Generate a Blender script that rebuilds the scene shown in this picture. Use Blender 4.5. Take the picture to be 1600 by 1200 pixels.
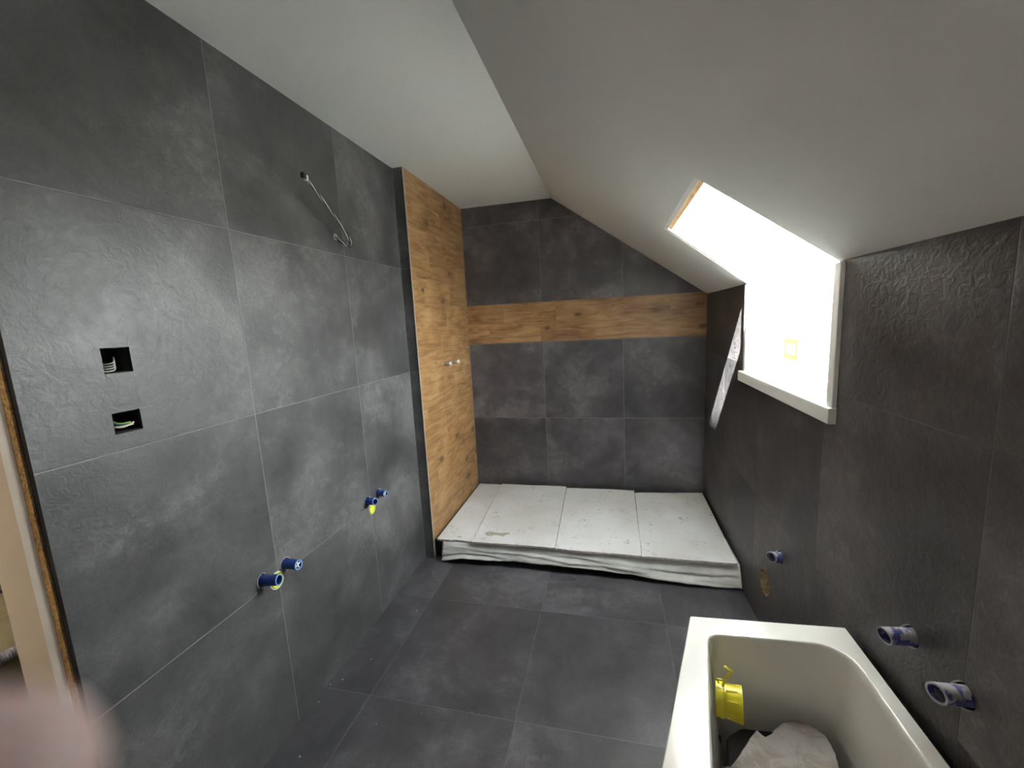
import bpy, bmesh, math, random
from mathutils import Vector, Matrix, noise
random.seed(7)
for o in list(bpy.data.objects): bpy.data.objects.remove(o)
SC = bpy.context.scene; COL = SC.collection

# ------------------------------------------------------------ camera, sky, sun, lights, exposure
CAM = Vector((1.1753, 0.0, 1.4577)); YAW, PITCH, ROLL, FPX = -0.2385, -0.1473, -0.0511, 648.7
FW = Vector((math.sin(YAW)*math.cos(PITCH), math.cos(YAW)*math.cos(PITCH), math.sin(PITCH)))
r0 = Vector((math.cos(YAW), -math.sin(YAW), 0)); u0 = r0.cross(FW)
RT = r0*math.cos(ROLL)+u0*math.sin(ROLL); UP = -r0*math.sin(ROLL)+u0*math.cos(ROLL)
cd = bpy.data.cameras.new('camera'); cam = bpy.data.objects.new('camera', cd); COL.objects.link(cam)
cam.matrix_world = Matrix(((RT.x, UP.x, -FW.x, CAM.x), (RT.y, UP.y, -FW.y, CAM.y), (RT.z, UP.z, -FW.z, CAM.z), (0, 0, 0, 1)))
cd.sensor_width = 36; cd.lens = FPX/1600*36; cd.clip_start = 0.002; cd.clip_end = 100
cd.dof.use_dof = True; cd.dof.focus_distance = 1.6; cd.dof.aperture_fstop = 4.2
SC.camera = cam

world = bpy.data.worlds.new('sky'); SC.world = world; world.use_nodes = True
wt = world.node_tree; wt.nodes.clear()
wo = wt.nodes.new('ShaderNodeOutputWorld'); wb = wt.nodes.new('ShaderNodeBackground')
wb.inputs[1].default_value = 17.0
wg = wt.nodes.new('ShaderNodeTexCoord'); ws = wt.nodes.new('ShaderNodeSeparateXYZ'); wr_ = wt.nodes.new('ShaderNodeValToRGB'); wm = wt.nodes.new('ShaderNodeMapRange')
wt.links.new(wg.outputs['Generated'], ws.inputs[0]); wt.links.new(ws.outputs[2], wm.inputs[0]); wm.inputs[1].default_value = -0.2; wm.inputs[2].default_value = 0.3
wt.links.new(wm.outputs[0], wr_.inputs[0]); wt.links.new(wr_.outputs[0], wb.inputs[0])          # ground below the horizon, overcast-bright sky above
wr_.color_ramp.elements[0].position = 0.3; wr_.color_ramp.elements[0].color = (0.40, 0.40, 0.38, 1)
wr_.color_ramp.elements[1].position = 0.5; wr_.color_ramp.elements[1].color = (0.94, 0.97, 1.0, 1)
wt.links.new(wb.outputs[0], wo.inputs[0])

def add_light(name, kind, loc, energy, color=(1, 1, 1), **kw):
    l = bpy.data.lights.new(name, kind); l.energy = energy; l.color = color
    for k, v in kw.items(): setattr(l, k, v)
    o = bpy.data.objects.new(name, l); o.location = loc; COL.objects.link(o); return o
def aim(o, d): o.rotation_euler = Vector(d).to_track_quat('-Z', 'Y').to_euler()
sun = add_light('sun', 'SUN', (0, 0, 6), 560.0, (1.0, 0.98, 0.96), angle=math.radians(0.6))
aim(sun, (0.92, 7.9, -9.55))
hall_lamp = add_light('hall_lamp', 'POINT', (-0.75, -0.15, 2.0), 7, (1.0, 0.86, 0.72), shadow_soft_size=0.08)
room_fill = add_light('room_fill', 'AREA', (0.85, -0.75, 2.2), 1.6, (1.0, 0.95, 0.92), size=0.5)  # unseen fill light added behind the camera, no fixture there
aim(room_fill, (0.0, 0.25, -1))
SC.view_settings.view_transform = 'Standard'; SC.view_settings.look = 'None'
SC.view_settings.gamma = 1.0; SC.view_settings.use_curve_mapping = False
SC.view_settings.exposure = 1.08
SC.cycles.max_bounces = 10; SC.cycles.diffuse_bounces = 7; SC.cycles.glossy_bounces = 4
SC.cycles.transparent_max_bounces = 12; SC.cycles.sample_clamp_indirect = 30.0
SC.cycles.caustics_reflective = True; SC.cycles.blur_glossy = 0.5; SC.cycles.caustics_refractive = False
SC.cycles.use_denoising = True

# ------------------------------------------------------------ dimensions (metres)
W, D, H, RX, ZK = 1.831, 3.1937, 2.3407, 0.7628, 1.5872
YB, BX, YBACK = 2.2591, 0.0635, -1.2
SN = Vector((H-ZK, 0, W-RX)).normalized(); SC0 = SN.dot(Vector((W, 0, ZK)))   # sloped ceiling plane
TH = 0.43                                                                      # roof thickness
XO = W+0.12
def slope_pt(x, y, off=0.0):
    p = Vector((x, y, (SC0-SN.x*x)/SN.z)); return p+SN*off
def outer_z(x): return (SC0+TH-SN.x*x)/SN.z

# ------------------------------------------------------------ material helpers
class NT:
    def __init__(s, name):
        s.m = bpy.data.materials.new(name); s.m.use_nodes = True; s.t = s.m.node_tree; s.t.nodes.clear()
        s.out = s.t.nodes.new('ShaderNodeOutputMaterial')
        s.b = s.t.nodes.new('ShaderNodeBsdfPrincipled'); s.t.links.new(s.b.outputs[0], s.out.inputs[0])
        s.tc = s.t.nodes.new('ShaderNodeTexCoord').outputs['Object']
    def n(s, typ, **kw):
        x = s.t.nodes.new('ShaderNode'+typ)
        for k, v in kw.items(): setattr(x, k, v)
        return x
    def l(s, a, b): s.t.links.new(a, b)
    def math(s, op, a, b=None, c=None, clamp=False):
        x = s.n('Math', operation=op); x.use_clamp = clamp
        for i, v in enumerate((a, b, c)):
            if v is None: continue
            if isinstance(v, (int, float)): x.inputs[i].default_value = v
            else: s.l(v, x.inputs[i])
        return x.outputs[0]
    def noise(s, vec, scale, detail=4, rough=0.55, dist=0.0):
        x = s.n('TexNoise'); s.l(vec, x.inputs['Vector'])
        x.inputs['Scale'].default_value = scale; x.inputs['Detail'].default_value = detail
        x.inputs['Roughness'].default_value = rough; x.inputs['Distortion'].default_value = dist
        return x.outputs['Fac']
    def ramp(s, fac, stops, interp='LINEAR'):
        x = s.n('ValToRGB'); s.l(fac, x.inputs[0]); cr = x.color_ramp; cr.interpolation = interp
        while len(cr.elements) < len(stops): cr.elements.new(0.5)
        for e, (p, c) in zip(cr.elements, stops):
            e.position = p; e.color = (*c, 1) if len(c) == 3 else c
        return x.outputs[0]
    def mix(s, fac, a, b, mode='MIX'):
        x = s.n('Mix', data_type='RGBA', blend_type=mode)
        for i, v in ((0, fac), (6, a), (7, b)):
            if isinstance(v, (int, float)): x.inputs[i].default_value = v
            elif isinstance(v, tuple): x.inputs[i].default_value = (*v, 1)
            else: s.l(v, x.inputs[i])
        return x.outputs[2]
    def bump(s, h, strength, dist=0.01, prev=None):
        x = s.n('Bump'); x.inputs['Strength'].default_value = strength; x.inputs['Distance'].default_value = dist
        s.l(h, x.inputs['Height'])
        if prev is not None: s.l(prev, x.inputs['Normal'])
        return x.outputs[0]
    def comb(s, a, b, c):
        x = s.n('CombineXYZ')
        for i, v in enumerate((a, b, c)):
            if isinstance(v, (int, float)): x.inputs[i].default_value = v
            else: s.l(v, x.inputs[i])
        return x.outputs[0]

def plain(name, col, rough=0.6, metal=0.0, var=0.08, scale=12, bump=0.0, bscale=60, coat=0.0, spec=0.5, sss=0.0):
    t = NT(name); f = t.noise(t.tc, scale, 5)
    lo = tuple(c*(1-var) for c in col); hi = tuple(min(1, c*(1+var)) for c in col)
    t.l(t.ramp(f, [(0.3, lo), (0.7, hi)]), t.b.inputs['Base Color'])
    t.b.inputs['Roughness'].default_value = rough; t.b.inputs['Metallic'].default_value = metal
    t.b.inputs['Coat Weight'].default_value = coat; t.b.inputs['Specular IOR Level'].default_value = spec
    if sss: t.b.inputs['Subsurface Weight'].default_value = sss; t.b.inputs['Subsurface Radius'].default_value = (0.01, 0.004, 0.003)
    if bump: t.l(t.bump(t.noise(t.tc, bscale, 4), bump, 0.004), t.b.inputs['Normal'])
    return t.m

def grid(t, U, V, su, sv):
    """cell coordinates, edge distance in metres"""
    a = t.math('DIVIDE', U, su); b = t.math('DIVIDE', V, sv)
    fa = t.math('FRACT', a); fb = t.math('FRACT', b)
    ca = t.math('FLOOR', a); cb = t.math('FLOOR', b)
    da = t.math('MULTIPLY', t.math('MINIMUM', fa, t.math('SUBTRACT', 1.0, fa)), su)
    db = t.math('MULTIPLY', t.math('MINIMUM', fb, t.math('SUBTRACT', 1.0, fb)), sv)
    return ca, cb, t.math('MINIMUM', da, db)

def tile_mat(name, au, av, ou, ov, seed=0.0, rough=0.40, grout=(0.22, 0.22, 0.22), gw=0.0012, gain=1.0, bumpk=0.24, tint=(1.0, 1.0, 1.0)):
    t = NT(name); s = t.n('SeparateXYZ'); t.l(t.tc, s.inputs[0])
    U = t.math('SUBTRACT', s.outputs[au], ou-6.0); V = t.math('SUBTRACT', s.outputs[av], ov-6.0)
    ca, cb, ed = grid(t, U, V, 0.6, 0.6)
    wn = t.n('TexWhiteNoise', noise_dimensions='3D'); t.l(t.comb(ca, cb, seed), wn.inputs['Vector'])
    off = t.n('VectorMath', operation='SCALE'); t.l(wn.outputs['Color'], off.inputs[0]); off.inputs['Scale'].default_value = 17.0
    add = t.n('VectorMath', operation='ADD'); t.l(off.outputs[0], add.inputs[0]); t.l(t.comb(U, V, 0.0), add.inputs[1])
    p = add.outputs[0]
    big = t.noise(p, 2.3, 5, 0.55, 0.5)
    cloud = t.noise(p, 6.5, 7, 0.62, 0.4)
    st = t.n('Mapping'); t.l(p, st.inputs[0]); st.inputs['Scale'].default_value = (14, 2.2, 1)
    streak = t.noise(st.outputs[0], 1.0, 6, 0.6, 0.3)
    fine = t.noise(p, 160, 3, 0.7)
    worn = t.noise(p, 22, 8, 0.75, 0.6)
    v = t.math('MULTIPLY_ADD', big, 0.62, t.math('MULTIPLY_ADD', cloud, 0.38, t.math('MULTIPLY', streak, 0.10)))
    g = gain
    c = t.ramp(v, [(0.43, (0.048*g, 0.047*g, 0.048*g)), (0.55, (0.078*g, 0.076*g, 0.077*g)), (0.68, (0.135*g, 0.131*g, 0.131*g))])
    patch = t.math('MULTIPLY', t.ramp(big, [(0.48, (0, 0, 0)), (0.62, (1, 1, 1))]), t.ramp(worn, [(0.49, (0, 0, 0)), (0.60, (1, 1, 1))]))
    c = t.mix(t.math('MULTIPLY', patch, 0.36), c, (0.23*g, 0.224*g, 0.220*g))
    c = t.mix(0.30, c, t.ramp(fine, [(0.3, (0.25, 0.25, 0.25)), (0.7, (0.75, 0.75, 0.75))]), 'OVERLAY')
    c = t.mix(t.math('MULTIPLY_ADD', wn.outputs['Value'], 0.22, -0.04, clamp=True), c, (0.03, 0.03, 0.031))
    c = t.mix(1.0, c, tint, 'MULTIPLY')
    gm = t.math('LESS_THAN', ed, gw)
    c = t.mix(gm, c, grout)
    t.l(c, t.b.inputs['Base Color'])
    rr = t.math('MULTIPLY_ADD', cloud, 0.22, rough-0.11)
    t.l(t.mix(gm, rr, (0.85, 0.85, 0.85)), t.b.inputs['Roughness'])
    t.b.inputs['Specular IOR Level'].default_value = 0.5
    slate = t.noise(p, 34, 6, 0.62, 0.9)
    n1 = t.bump(slate, bumpk, 0.006)
    n2 = t.bump(fine, bumpk*0.35, 0.0015, n1)
    gr = t.n('MapRange'); t.l(ed, gr.inputs[0]); gr.inputs[1].default_value = 0.0; gr.inputs[2].default_value = gw*1.6
    t.l(t.bump(gr.outputs[0], 0.5, 0.002, n2), t.b.inputs['Normal'])
    return t.m

def wood_mat(name, au, av, ou, ov, su=1.2, sv=0.3, seed=0.0, gain=1.0, stag=0.37):
    """oak-look plank tiles; grain runs along axis au"""
    t = NT(name); s = t.n('SeparateXYZ'); t.l(t.tc, s.inputs[0])
    V = t.math('SUBTRACT', s.outputs[av], ov-6.0); row = t.math('FLOOR', t.math('DIVIDE', V, sv))
    U = t.math('ADD', t.math('SUBTRACT', s.outputs[au], ou-12.0), t.math('MULTIPLY', row, stag*su))
    ca, cb, ed = grid(t, U, V, su, sv)
    # each tile is printed with narrower boards
    sub = t.math('FLOOR', t.math('DIVIDE', V, sv/2)); su2 = t.math('FLOOR', t.math('DIVIDE', t.math('ADD', U, t.math('MULTIPLY', sub, 0.29)), 0.41))
    wn = t.n('TexWhiteNoise', noise_dimensions='3D'); t.l(t.comb(su2, sub, seed), wn.inputs['Vector'])
    off = t.n('VectorMath', operation='SCALE'); t.l(wn.outputs['Color'], off.inputs[0]); off.inputs['Scale'].default_value = 9.0
    add = t.n('VectorMath', operation='ADD'); t.l(off.outputs[0], add.inputs[0]); t.l(t.comb(U, V, 0.0), add.inputs[1])
    p = add.outputs[0]
    mp = t.n('Mapping'); t.l(p, mp.inputs[0]); mp.inputs['Scale'].default_value = (2.0, 16.0, 1.0)
    grain = t.noise(mp.outputs[0], 1.6, 7, 0.62, 1.1)
    mp2 = t.n('Mapping'); t.l(p, mp2.inputs[0]); mp2.inputs['Scale'].default_value = (6, 120, 1)
    fib = t.noise(mp2.outputs[0], 1.0, 4, 0.6, 0.2)
    cl = t.noise(p, 5.0, 4, 0.5, 0.3)
    g = gain
    c = t.ramp(t.math('MULTIPLY_ADD', grain, 0.65, t.math('MULTIPLY', cl, 0.35)), [(0.38, (0.24*g, 0.118*g, 0.046*g)), (0.48, (0.42*g, 0.225*g, 0.092*g)), (0.60, (0.58*g, 0.36*g, 0.17*g))])
    c = t.mix(0.35, c, t.ramp(fib, [(0.3, (0.3, 0.3, 0.3)), (0.7, (0.7, 0.7, 0.7))]), 'OVERLAY')
    c = t.mix(t.math('MULTIPLY', wn.outputs['Value'], 0.28), c, (0.30*g, 0.15*g, 0.05*g))
    # knots
    mk = t.n('Mapping'); t.l(p, mk.inputs[0]); mk.inputs['Scale'].default_value = (3.0, 6.0, 1)
    vo = t.n('TexVoronoi', voronoi_dimensions='2D'); t.l(mk.outputs[0], vo.inputs['Vector']); vo.inputs['Scale'].default_value = 1.0
    vsel = t.n('SeparateColor'); t.l(vo.outputs['Color'], vsel.inputs[0])
    sel = t.math('GREATER_THAN', vsel.outputs[0], 0.62); ksz = t.math('MULTIPLY', vsel.outputs[1], 0.10)
    dist = t.math('ADD', t.math('ADD', vo.outputs['Distance'], ksz), t.math('MULTIPLY_ADD', fib, 0.14, t.math('MULTIPLY', t.noise(p, 30, 3), 0.22)))
    k = t.math('MULTIPLY', sel, t.ramp(dist, [(0.25, (1, 1, 1)), (0.35, (0, 0, 0))]))
    k2 = t.math('MULTIPLY', sel, t.ramp(dist, [(0.26, (1, 1, 1)), (0.62, (0, 0, 0))]))
    c = t.mix(t.math('MULTIPLY', k2, 0.40), c, (0.24*g, 0.11*g, 0.035*g))
    c = t.mix(t.math('MULTIPLY', k, 0.8), c, (0.07*g, 0.032*g, 0.014*g))
    crack = t.noise(mp.outputs[0], 2.6, 3, 0.5, 2.0)
    cm = t.ramp(crack, [(0.285, (1, 1, 1)), (0.31, (0, 0, 0))])
    c = t.mix(t.math('MULTIPLY', cm, 0.5), c, (0.12*g, 0.055*g, 0.02*g))
    gm = t.math('LESS_THAN', ed, 0.0010)
    c = t.mix(t.math('MULTIPLY', gm, 0.7), c, (0.20, 0.11, 0.05))
    t.l(c, t.b.inputs['Base Color']); t.b.inputs['Roughness'].default_value = 0.48
    t.l(t.bump(fib, 0.15, 0.001), t.b.inputs['Normal'])
    return t.m

M = {}
M['tile_left'] = tile_mat('slate_tile_left', 1, 2, 1.136, 0.594, 1.3, rough=0.42)
M['tile_right'] = tile_mat('slate_tile_right', 1, 2, 0.885, 0.595, 5.1, rough=0.42, bumpk=0.5, gain=1.05, tint=(1.03, 0.98, 1.01), grout=(0.13, 0.125, 0.125))
M['tile_far_low'] = tile_mat('slate_tile_far', 0, 2, 0.6625, 0.695, 3.7, rough=0.40, gain=1.08, tint=(1.03, 0.97, 1.04))
M['tile_far_high'] = tile_mat('slate_tile_far_top', 0, 2, 0.6625, 1.600, 8.7, rough=0.40, gain=1.08, tint=(1.04, 0.97, 1.00))
M['tile_floor'] = tile_mat('slate_tile_floor', 0, 1, 0.2094, 1.8866, 2.2, rough=0.40, grout=(0.14, 0.14, 0.145), tint=(0.98, 0.96, 1.04))
M['tile_box'] = tile_mat('slate_tile_boxing', 0, 2, 5.0, 0.594, 6.1, rough=0.5)
M['wood_wall'] = wood_mat('oak_plank_tile', 1, 2, 2.50, 0.40, 1.2, 0.3, 1.0, gain=0.80)
M['wood_band'] = wood_mat('oak_plank_band', 0, 2, 0.06, 1.30, 1.2, 0.3, 4.0, gain=0.8, stag=0.0)
M['paint'] = plain('white_ceiling_paint', (0.72, 0.72, 0.70), 0.85, var=0.015, scale=3, bump=0.12, bscale=140)
M['reveal'] = plain('white_plaster', (0.82, 0.82, 0.80), 0.8, var=0.03, scale=8)
M['trim'] = plain('white_trim_paint', (0.78, 0.78, 0.76), 0.45, var=0.02)
M['alu'] = plain('aluminium_edge', (0.72, 0.72, 0.73), 0.35, metal=0.6, var=0.04)
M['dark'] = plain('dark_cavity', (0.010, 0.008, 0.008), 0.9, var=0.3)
M['black'] = plain('black_membrane', (0.012, 0.011, 0.011), 0.8, var=0.2)
M['plaster_back'] = plain('pale_undercoat', (0.72, 0.71, 0.68), 0.9, var=0.05)
M['cream'] = plain('cream_door_frame', (0.62, 0.52, 0.40), 0.6, var=0.03, scale=4)
M['chip'] = plain('chipboard_edge', (0.38, 0.22, 0.085), 0.85, var=0.55, scale=160, bump=0.5, bscale=260)
M['timber'] = plain('pale_timber', (0.72, 0.45, 0.22), 0.7, var=0.2, scale=20)
M['tub'] = plain('white_acrylic', (0.78, 0.77, 0.73), 0.12, var=0.02, scale=3, coat=0.5)
M['yellow'] = plain('yellow_plastic', (0.72, 0.62, 0.02), 0.38, var=0.04)
M['lime'] = plain('lime_yellow_plastic', (0.62, 0.66, 0.05), 0.5, var=0.05)
M['blue'] = plain('blue_plastic', (0.012, 0.045, 0.24), 0.35, var=0.25, scale=40)
M['blue_rim'] = plain('pale_blue_plastic', (0.20, 0.33, 0.62), 0.4, var=0.1)
M['chrome'] = plain('chrome', (0.75, 0.75, 0.75), 0.16, metal=1.0, var=0.05)
M['white_plastic'] = plain('white_plastic', (0.75, 0.75, 0.73), 0.4, var=0.04)
M['wire_white'] = plain('white_cable_sheath', (0.62, 0.62, 0.58), 0.5)
M['wire_black'] = plain('black_cable_sheath', (0.015, 0.015, 0.018), 0.45)
M['wire_blue'] = plain('blue_wire', (0.03, 0.12, 0.35), 0.45)
M['wire_green'] = plain('green_yellow_wire', (0.28, 0.5, 0.08), 0.45)
M['wire_cream'] = plain('cream_wire', (0.75, 0.68, 0.5), 0.5)
M['conduit'] = plain('grey_conduit', (0.22, 0.22, 0.25), 0.5)
M['olive'] = plain('olive_brown_card', (0.13, 0.10, 0.045), 0.8, var=0.2)
M['hall_wall'] = plain('hall_plaster', (0.50, 0.44, 0.36), 0.85)
M['hall_floor'] = plain('hall_screed', (0.12, 0.11, 0.11), 0.85, var=0.3, scale=9)
M['skin'] = plain('skin', (0.66, 0.49, 0.49), 0.55, var=0.06, scale=40, sss=0.15)
M['nail'] = plain('fingernail', (0.75, 0.48, 0.44), 0.3)
M['crumb'] = plain('plaster_crumb', (0.6, 0.6, 0.58), 0.9)
M['scribe'] = plain('scribe_line', (0.22, 0.22, 0.21), 0.8)
M['sticker'] = plain('yellow_sticker', (0.85, 0.82, 0.05), 0.5)

def mortar_pipe_mat():        # blue pipe smeared with white mortar on its upper side
    t = NT('mortar_smeared_blue'); s = t.n('SeparateXYZ'); t.l(t.tc, s.inputs[0])
    n = t.noise(t.tc, 45, 5, 0.6); geo = t.n('NewGeometry'); sn = t.n('SeparateXYZ'); t.l(geo.outputs['Normal'], sn.inputs[0])
    f = t.ramp(t.math('MULTIPLY_ADD', sn.outputs[2], 0.12, n), [(0.54, (0, 0, 0)), (0.60, (1, 1, 1))])
    t.l(t.mix(f, (0.09, 0.10, 0.33), (0.50, 0.48, 0.50)), t.b.inputs['Base Color']); t.b.inputs['Roughness'].default_value = 0.6
    return t.m
M['smeared'] = mortar_pipe_mat()
M['mortar_rim'] = plain('mortared_rim', (0.42, 0.42, 0.50), 0.8, var=0.2, scale=60)

def board_mat():
    t = NT('scuffed_plasterboard'); n = t.noise(t.tc, 3, 5); sp = t.noise(t.tc, 26, 7, 0.75, 1.2); sp2 = t.noise(t.tc, 7, 3, 0.5, 0.4)
    c = t.ramp(n, [(0.3, (0.64, 0.63, 0.60)), (0.7, (0.78, 0.79, 0.80))])
    m = t.math('MULTIPLY', t.ramp(sp, [(0.575, (0, 0, 0)), (0.61, (1, 1, 1))]), t.ramp(sp2, [(0.49, (0, 0, 0)), (0.55, (1, 1, 1))]))
    c = t.mix(t.math('MULTIPLY', m, 0.75), c, (0.26, 0.23, 0.20))
    t.l(c, t.b.inputs['Base Color']); t.b.inputs['Roughness'].default_value = 0.75
    mp = t.n('Mapping'); t.l(t.tc, mp.inputs[0]); mp.inputs['Scale'].default_value = (18, 40, 18)
    t.l(t.bump(t.noise(mp.outputs[0], 1.0, 4, 0.6, 0.6), 0.35, 0.004), t.b.inputs['Normal'])
    return t.m
M['board'] = board_mat()
M['board_edge'] = plain('broken_plaster_edge', (0.52, 0.47, 0.45), 0.9, var=0.35, scale=30)
M['mortar'] = plain('grey_mortar', (0.42, 0.41, 0.33), 0.9, var=0.2, scale=60)
M['fleece'] = plain('grey_white_fleece', (0.60, 0.60, 0.575), 0.9, var=0.16, scale=9, bump=0.3, bscale=90)
def card_mat():
    t = NT('stained_board'); n = t.noise(t.tc, 14, 6, 0.7, 0.6)
    t.l(t.ramp(n, [(0.45, (0.31, 0.275, 0.255)), (0.58, (0.22, 0.18, 0.15)), (0.66, (0.37, 0.34, 0.33))]), t.b.inputs['Base Color'])
    t.b.inputs['Roughness'].default_value = 0.85
    t.l(t.bump(t.noise(t.tc, 18, 4), 0.4, 0.006), t.b.inputs['Normal'])
    return t.m
M['card'] = card_mat()
M['bag'] = plain('dark_brown_lump', (0.012, 0.008, 0.007), 0.85, var=0.3, scale=30)
M['card_edge'] = plain('torn_brown_edge', (0.16, 0.10, 0.055), 0.95, var=0.5, scale=50)

def glass_mat():
    t = NT('window_glass'); tr = t.n('BsdfTransparent'); gl = t.n('BsdfGlossy'); gl.inputs['Roughness'].default_value = 0.02
    tr.inputs[0].default_value = (0.96, 0.98, 0.97, 1)
    fr = t.n('Fresnel'); fr.inputs[0].default_value = 1.45
    mx = t.n('MixShader'); t.l(t.math('MULTIPLY', fr.outputs[0], 0.7), mx.inputs[0]); t.l(tr.outputs[0], mx.inputs[1]); t.l(gl.outputs[0], mx.inputs[2])
    t.l(mx.outputs[0], t.out.inputs[0]); t.t.nodes.remove(t.b); return t.m
M['glass'] = glass_mat()

# ------------------------------------------------------------ object helpers
def mesh_obj(name, bm, mat, parent=None, smooth=False):
    bmesh.ops.recalc_face_normals(bm, faces=bm.faces)
    me = bpy.data.meshes.new(name); bm.to_mesh(me); bm.free()
    for m in (mat if isinstance(mat, (list, tuple)) else [mat]): me.materials.append(m)
    if smooth:
        for p in me.polygons: p.use_smooth = True
    o = bpy.data.objects.new(name, me); COL.objects.link(o)
    if parent is not None: o.parent = parent
    return o
def auto_smooth(o, deg=35):
    me = o.data
    for p in me.polygons: p.use_smooth = True
    bm = bmesh.new(); bm.from_mesh(me)
    for e in bm.edges:
        if len(e.link_faces) == 2 and e.calc_face_angle(0) > math.radians(deg): e.smooth = False
    bm.to_mesh(me); bm.free(); return o
def tag(o, label, cat, group=None, kind=None):
    o['label'] = label; o['category'] = cat
    if group: o['group'] = group
    if kind: o['kind'] = kind
    return o
def struct(o): o['kind'] = 'structure'; return o
def empty(name, loc=(0, 0, 0)):
    o = bpy.data.objects.new(name, None); o.location = loc; o.empty_display_size = 0.05; COL.objects.link(o); return o
def child(o, parent):
    """parent a world-space mesh, keeping it where it is (mesh data shifted, no transforms left over)"""
    o.parent = parent; o.matrix_parent_inverse = Matrix.Translation(-parent.location); return o
def sub(o, part): o.parent = part; o.matrix_parent_inverse = Matrix.Identity(4); return o
def box_bm(x0, x1, y0, y1, z0, z1, bm=None, bev=0.0):
    bm2 = bmesh.new()
    v = [bm2.verts.new((x, y, z)) for x in (x0, x1) for y in (y0, y1) for z in (z0, z1)]
    for f in ((0, 1, 3, 2), (4, 6, 7, 5), (0, 4, 5, 1), (2, 3, 7, 6), (0, 2, 6, 4), (1, 5, 7, 3)): bm2.faces.new([v[i] for i in f])
    if bev: bmesh.ops.bevel(bm2, geom=bm2.edges[:], offset=bev, segments=2, affect='EDGES', profile=0.5)
    if bm is None: return bm2
    me = bpy.data.meshes.new('t'); bm2.to_mesh(me); bm2.free(); bm.from_mesh(me); bpy.data.meshes.remove(me); return bm
def hexa_bm(a, b):
    """two matching loops of points -> closed prism"""
    bm = bmesh.new(); va = [bm.verts.new(p) for p in a]; vb = [bm.verts.new(p) for p in b]; n = len(a)
    bm.faces.new(va); bm.faces.new(vb[::-1])
    for i in range(n): bm.faces.new((va[i], va[(i+1) % n], vb[(i+1) % n], vb[i]))
    bmesh.ops.recalc_face_normals(bm, faces=bm.faces); return bm
def frames_along(path):
    path = [Vector(p) for p in path]; T = []
    for i in range(len(path)):
        a = path[max(0, i-1)]; b = path[min(len(path)-1, i+1)]; T.append((b-a).normalized())
    n = T[0].orthogonal().normalized(); out = []
    for i, t in enumerate(T):
        n = (n - t*n.dot(t)).normalized(); out.append((path[i], n, t.cross(n)))
    return out
def tube_bm(path, rad, seg=12, bm=None, cap=True):
    bm = bm or bmesh.new(); rings = []
    fr = frames_along(path)
    for i, (p, n, b) in enumerate(fr):
        r = rad[i] if isinstance(rad, (list, tuple)) else rad
        rings.append([bm.verts.new(p+(n*math.cos(2*math.pi*k/seg)+b*math.sin(2*math.pi*k/seg))*r) for k in range(seg)])
    for a, b in zip(rings, rings[1:]):
        for k in range(seg): bm.faces.new((a[k], a[(k+1) % seg], b[(k+1) % seg], b[k]))
    if cap: bm.faces.new(rings[0][::-1]); bm.faces.new(rings[-1])
    return bm
def spline(pts, n=8):
    pts = [Vector(p) for p in pts]; P = [pts[0]]+pts+[pts[-1]]; out = []
    for i in range(1, len(P)-2):
        for k in range(n):
            t = k/n; a, b, c, d = P[i-1], P[i], P[i+1], P[i+2]
            out.append(0.5*((2*b)+(c-a)*t+(2*a-5*b+4*c-d)*t*t+(3*b-a-3*c+d)*t**3))
    out.append(pts[-1]); return out
def lathe_bm(origin, axis, prof, seg=28, bm=None, close=False):
    """prof: (distance along axis, radius)"""
    axis = Vector(axis).normalized(); n = axis.orthogonal().normalized(); b = axis.cross(n); o = Vector(origin)
    bm = bm or bmesh.new(); rings = []
    for d, r in prof:
        if r <= 1e-6: rings.append([bm.verts.new(o+axis*d)])
        else: rings.append([bm.verts.new(o+axis*d+(n*math.cos(2*math.pi*k/seg)+b*math.sin(2*math.pi*k/seg))*r) for k in range(seg)])
    pairs = list(zip(rings, rings[1:]))
    if close: pairs.append((rings[-1], rings[0]))
    for a, c in pairs:
        for k in range(seg):
            k2 = (k+1) % seg
            if len(a) == 1 and len(c) == 1: continue
            if len(a) == 1: bm.faces.new((a[0], c[k], c[k2]))
            elif len(c) == 1: bm.faces.new((a[k], c[0], a[k2]))
            else: bm.faces.new((a[k], c[k], c[k2], a[k2]))
    return bm

def cut(obj, cutters):
    """subtract closed bmeshes from obj and keep a plain mesh"""
    tmp = []
    for bm in cutters:
        c = mesh_obj('cutter', bm, M['dark']); tmp.append(c)
        md = obj.modifiers.new('b', 'BOOLEAN'); md.operation = 'DIFFERENCE'; md.solver = 'EXACT'; md.object = c
    dg = bpy.context.evaluated_depsgraph_get(); dg.update()
    me = bpy.data.meshes.new_from_object(obj.evaluated_get(dg))
    obj.modifiers.clear(); old = obj.data; obj.data = me; bpy.data.meshes.remove(old)
    for c in tmp:
        m = c.data; bpy.data.objects.remove(c); bpy.data.meshes.remove(m)
    return obj
def assign(obj, mats, fn):
    obj.data.materials.clear()
    for m in mats: obj.data.materials.append(m)
    for p in obj.data.polygons: p.material_index = fn(p)

# ------------------------------------------------------------ structure
# floor
floor = struct(mesh_obj('floor', box_bm(-0.012, W+0.12, YBACK, D+0.1, -0.1, 0.0), M['tile_floor']))
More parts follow.
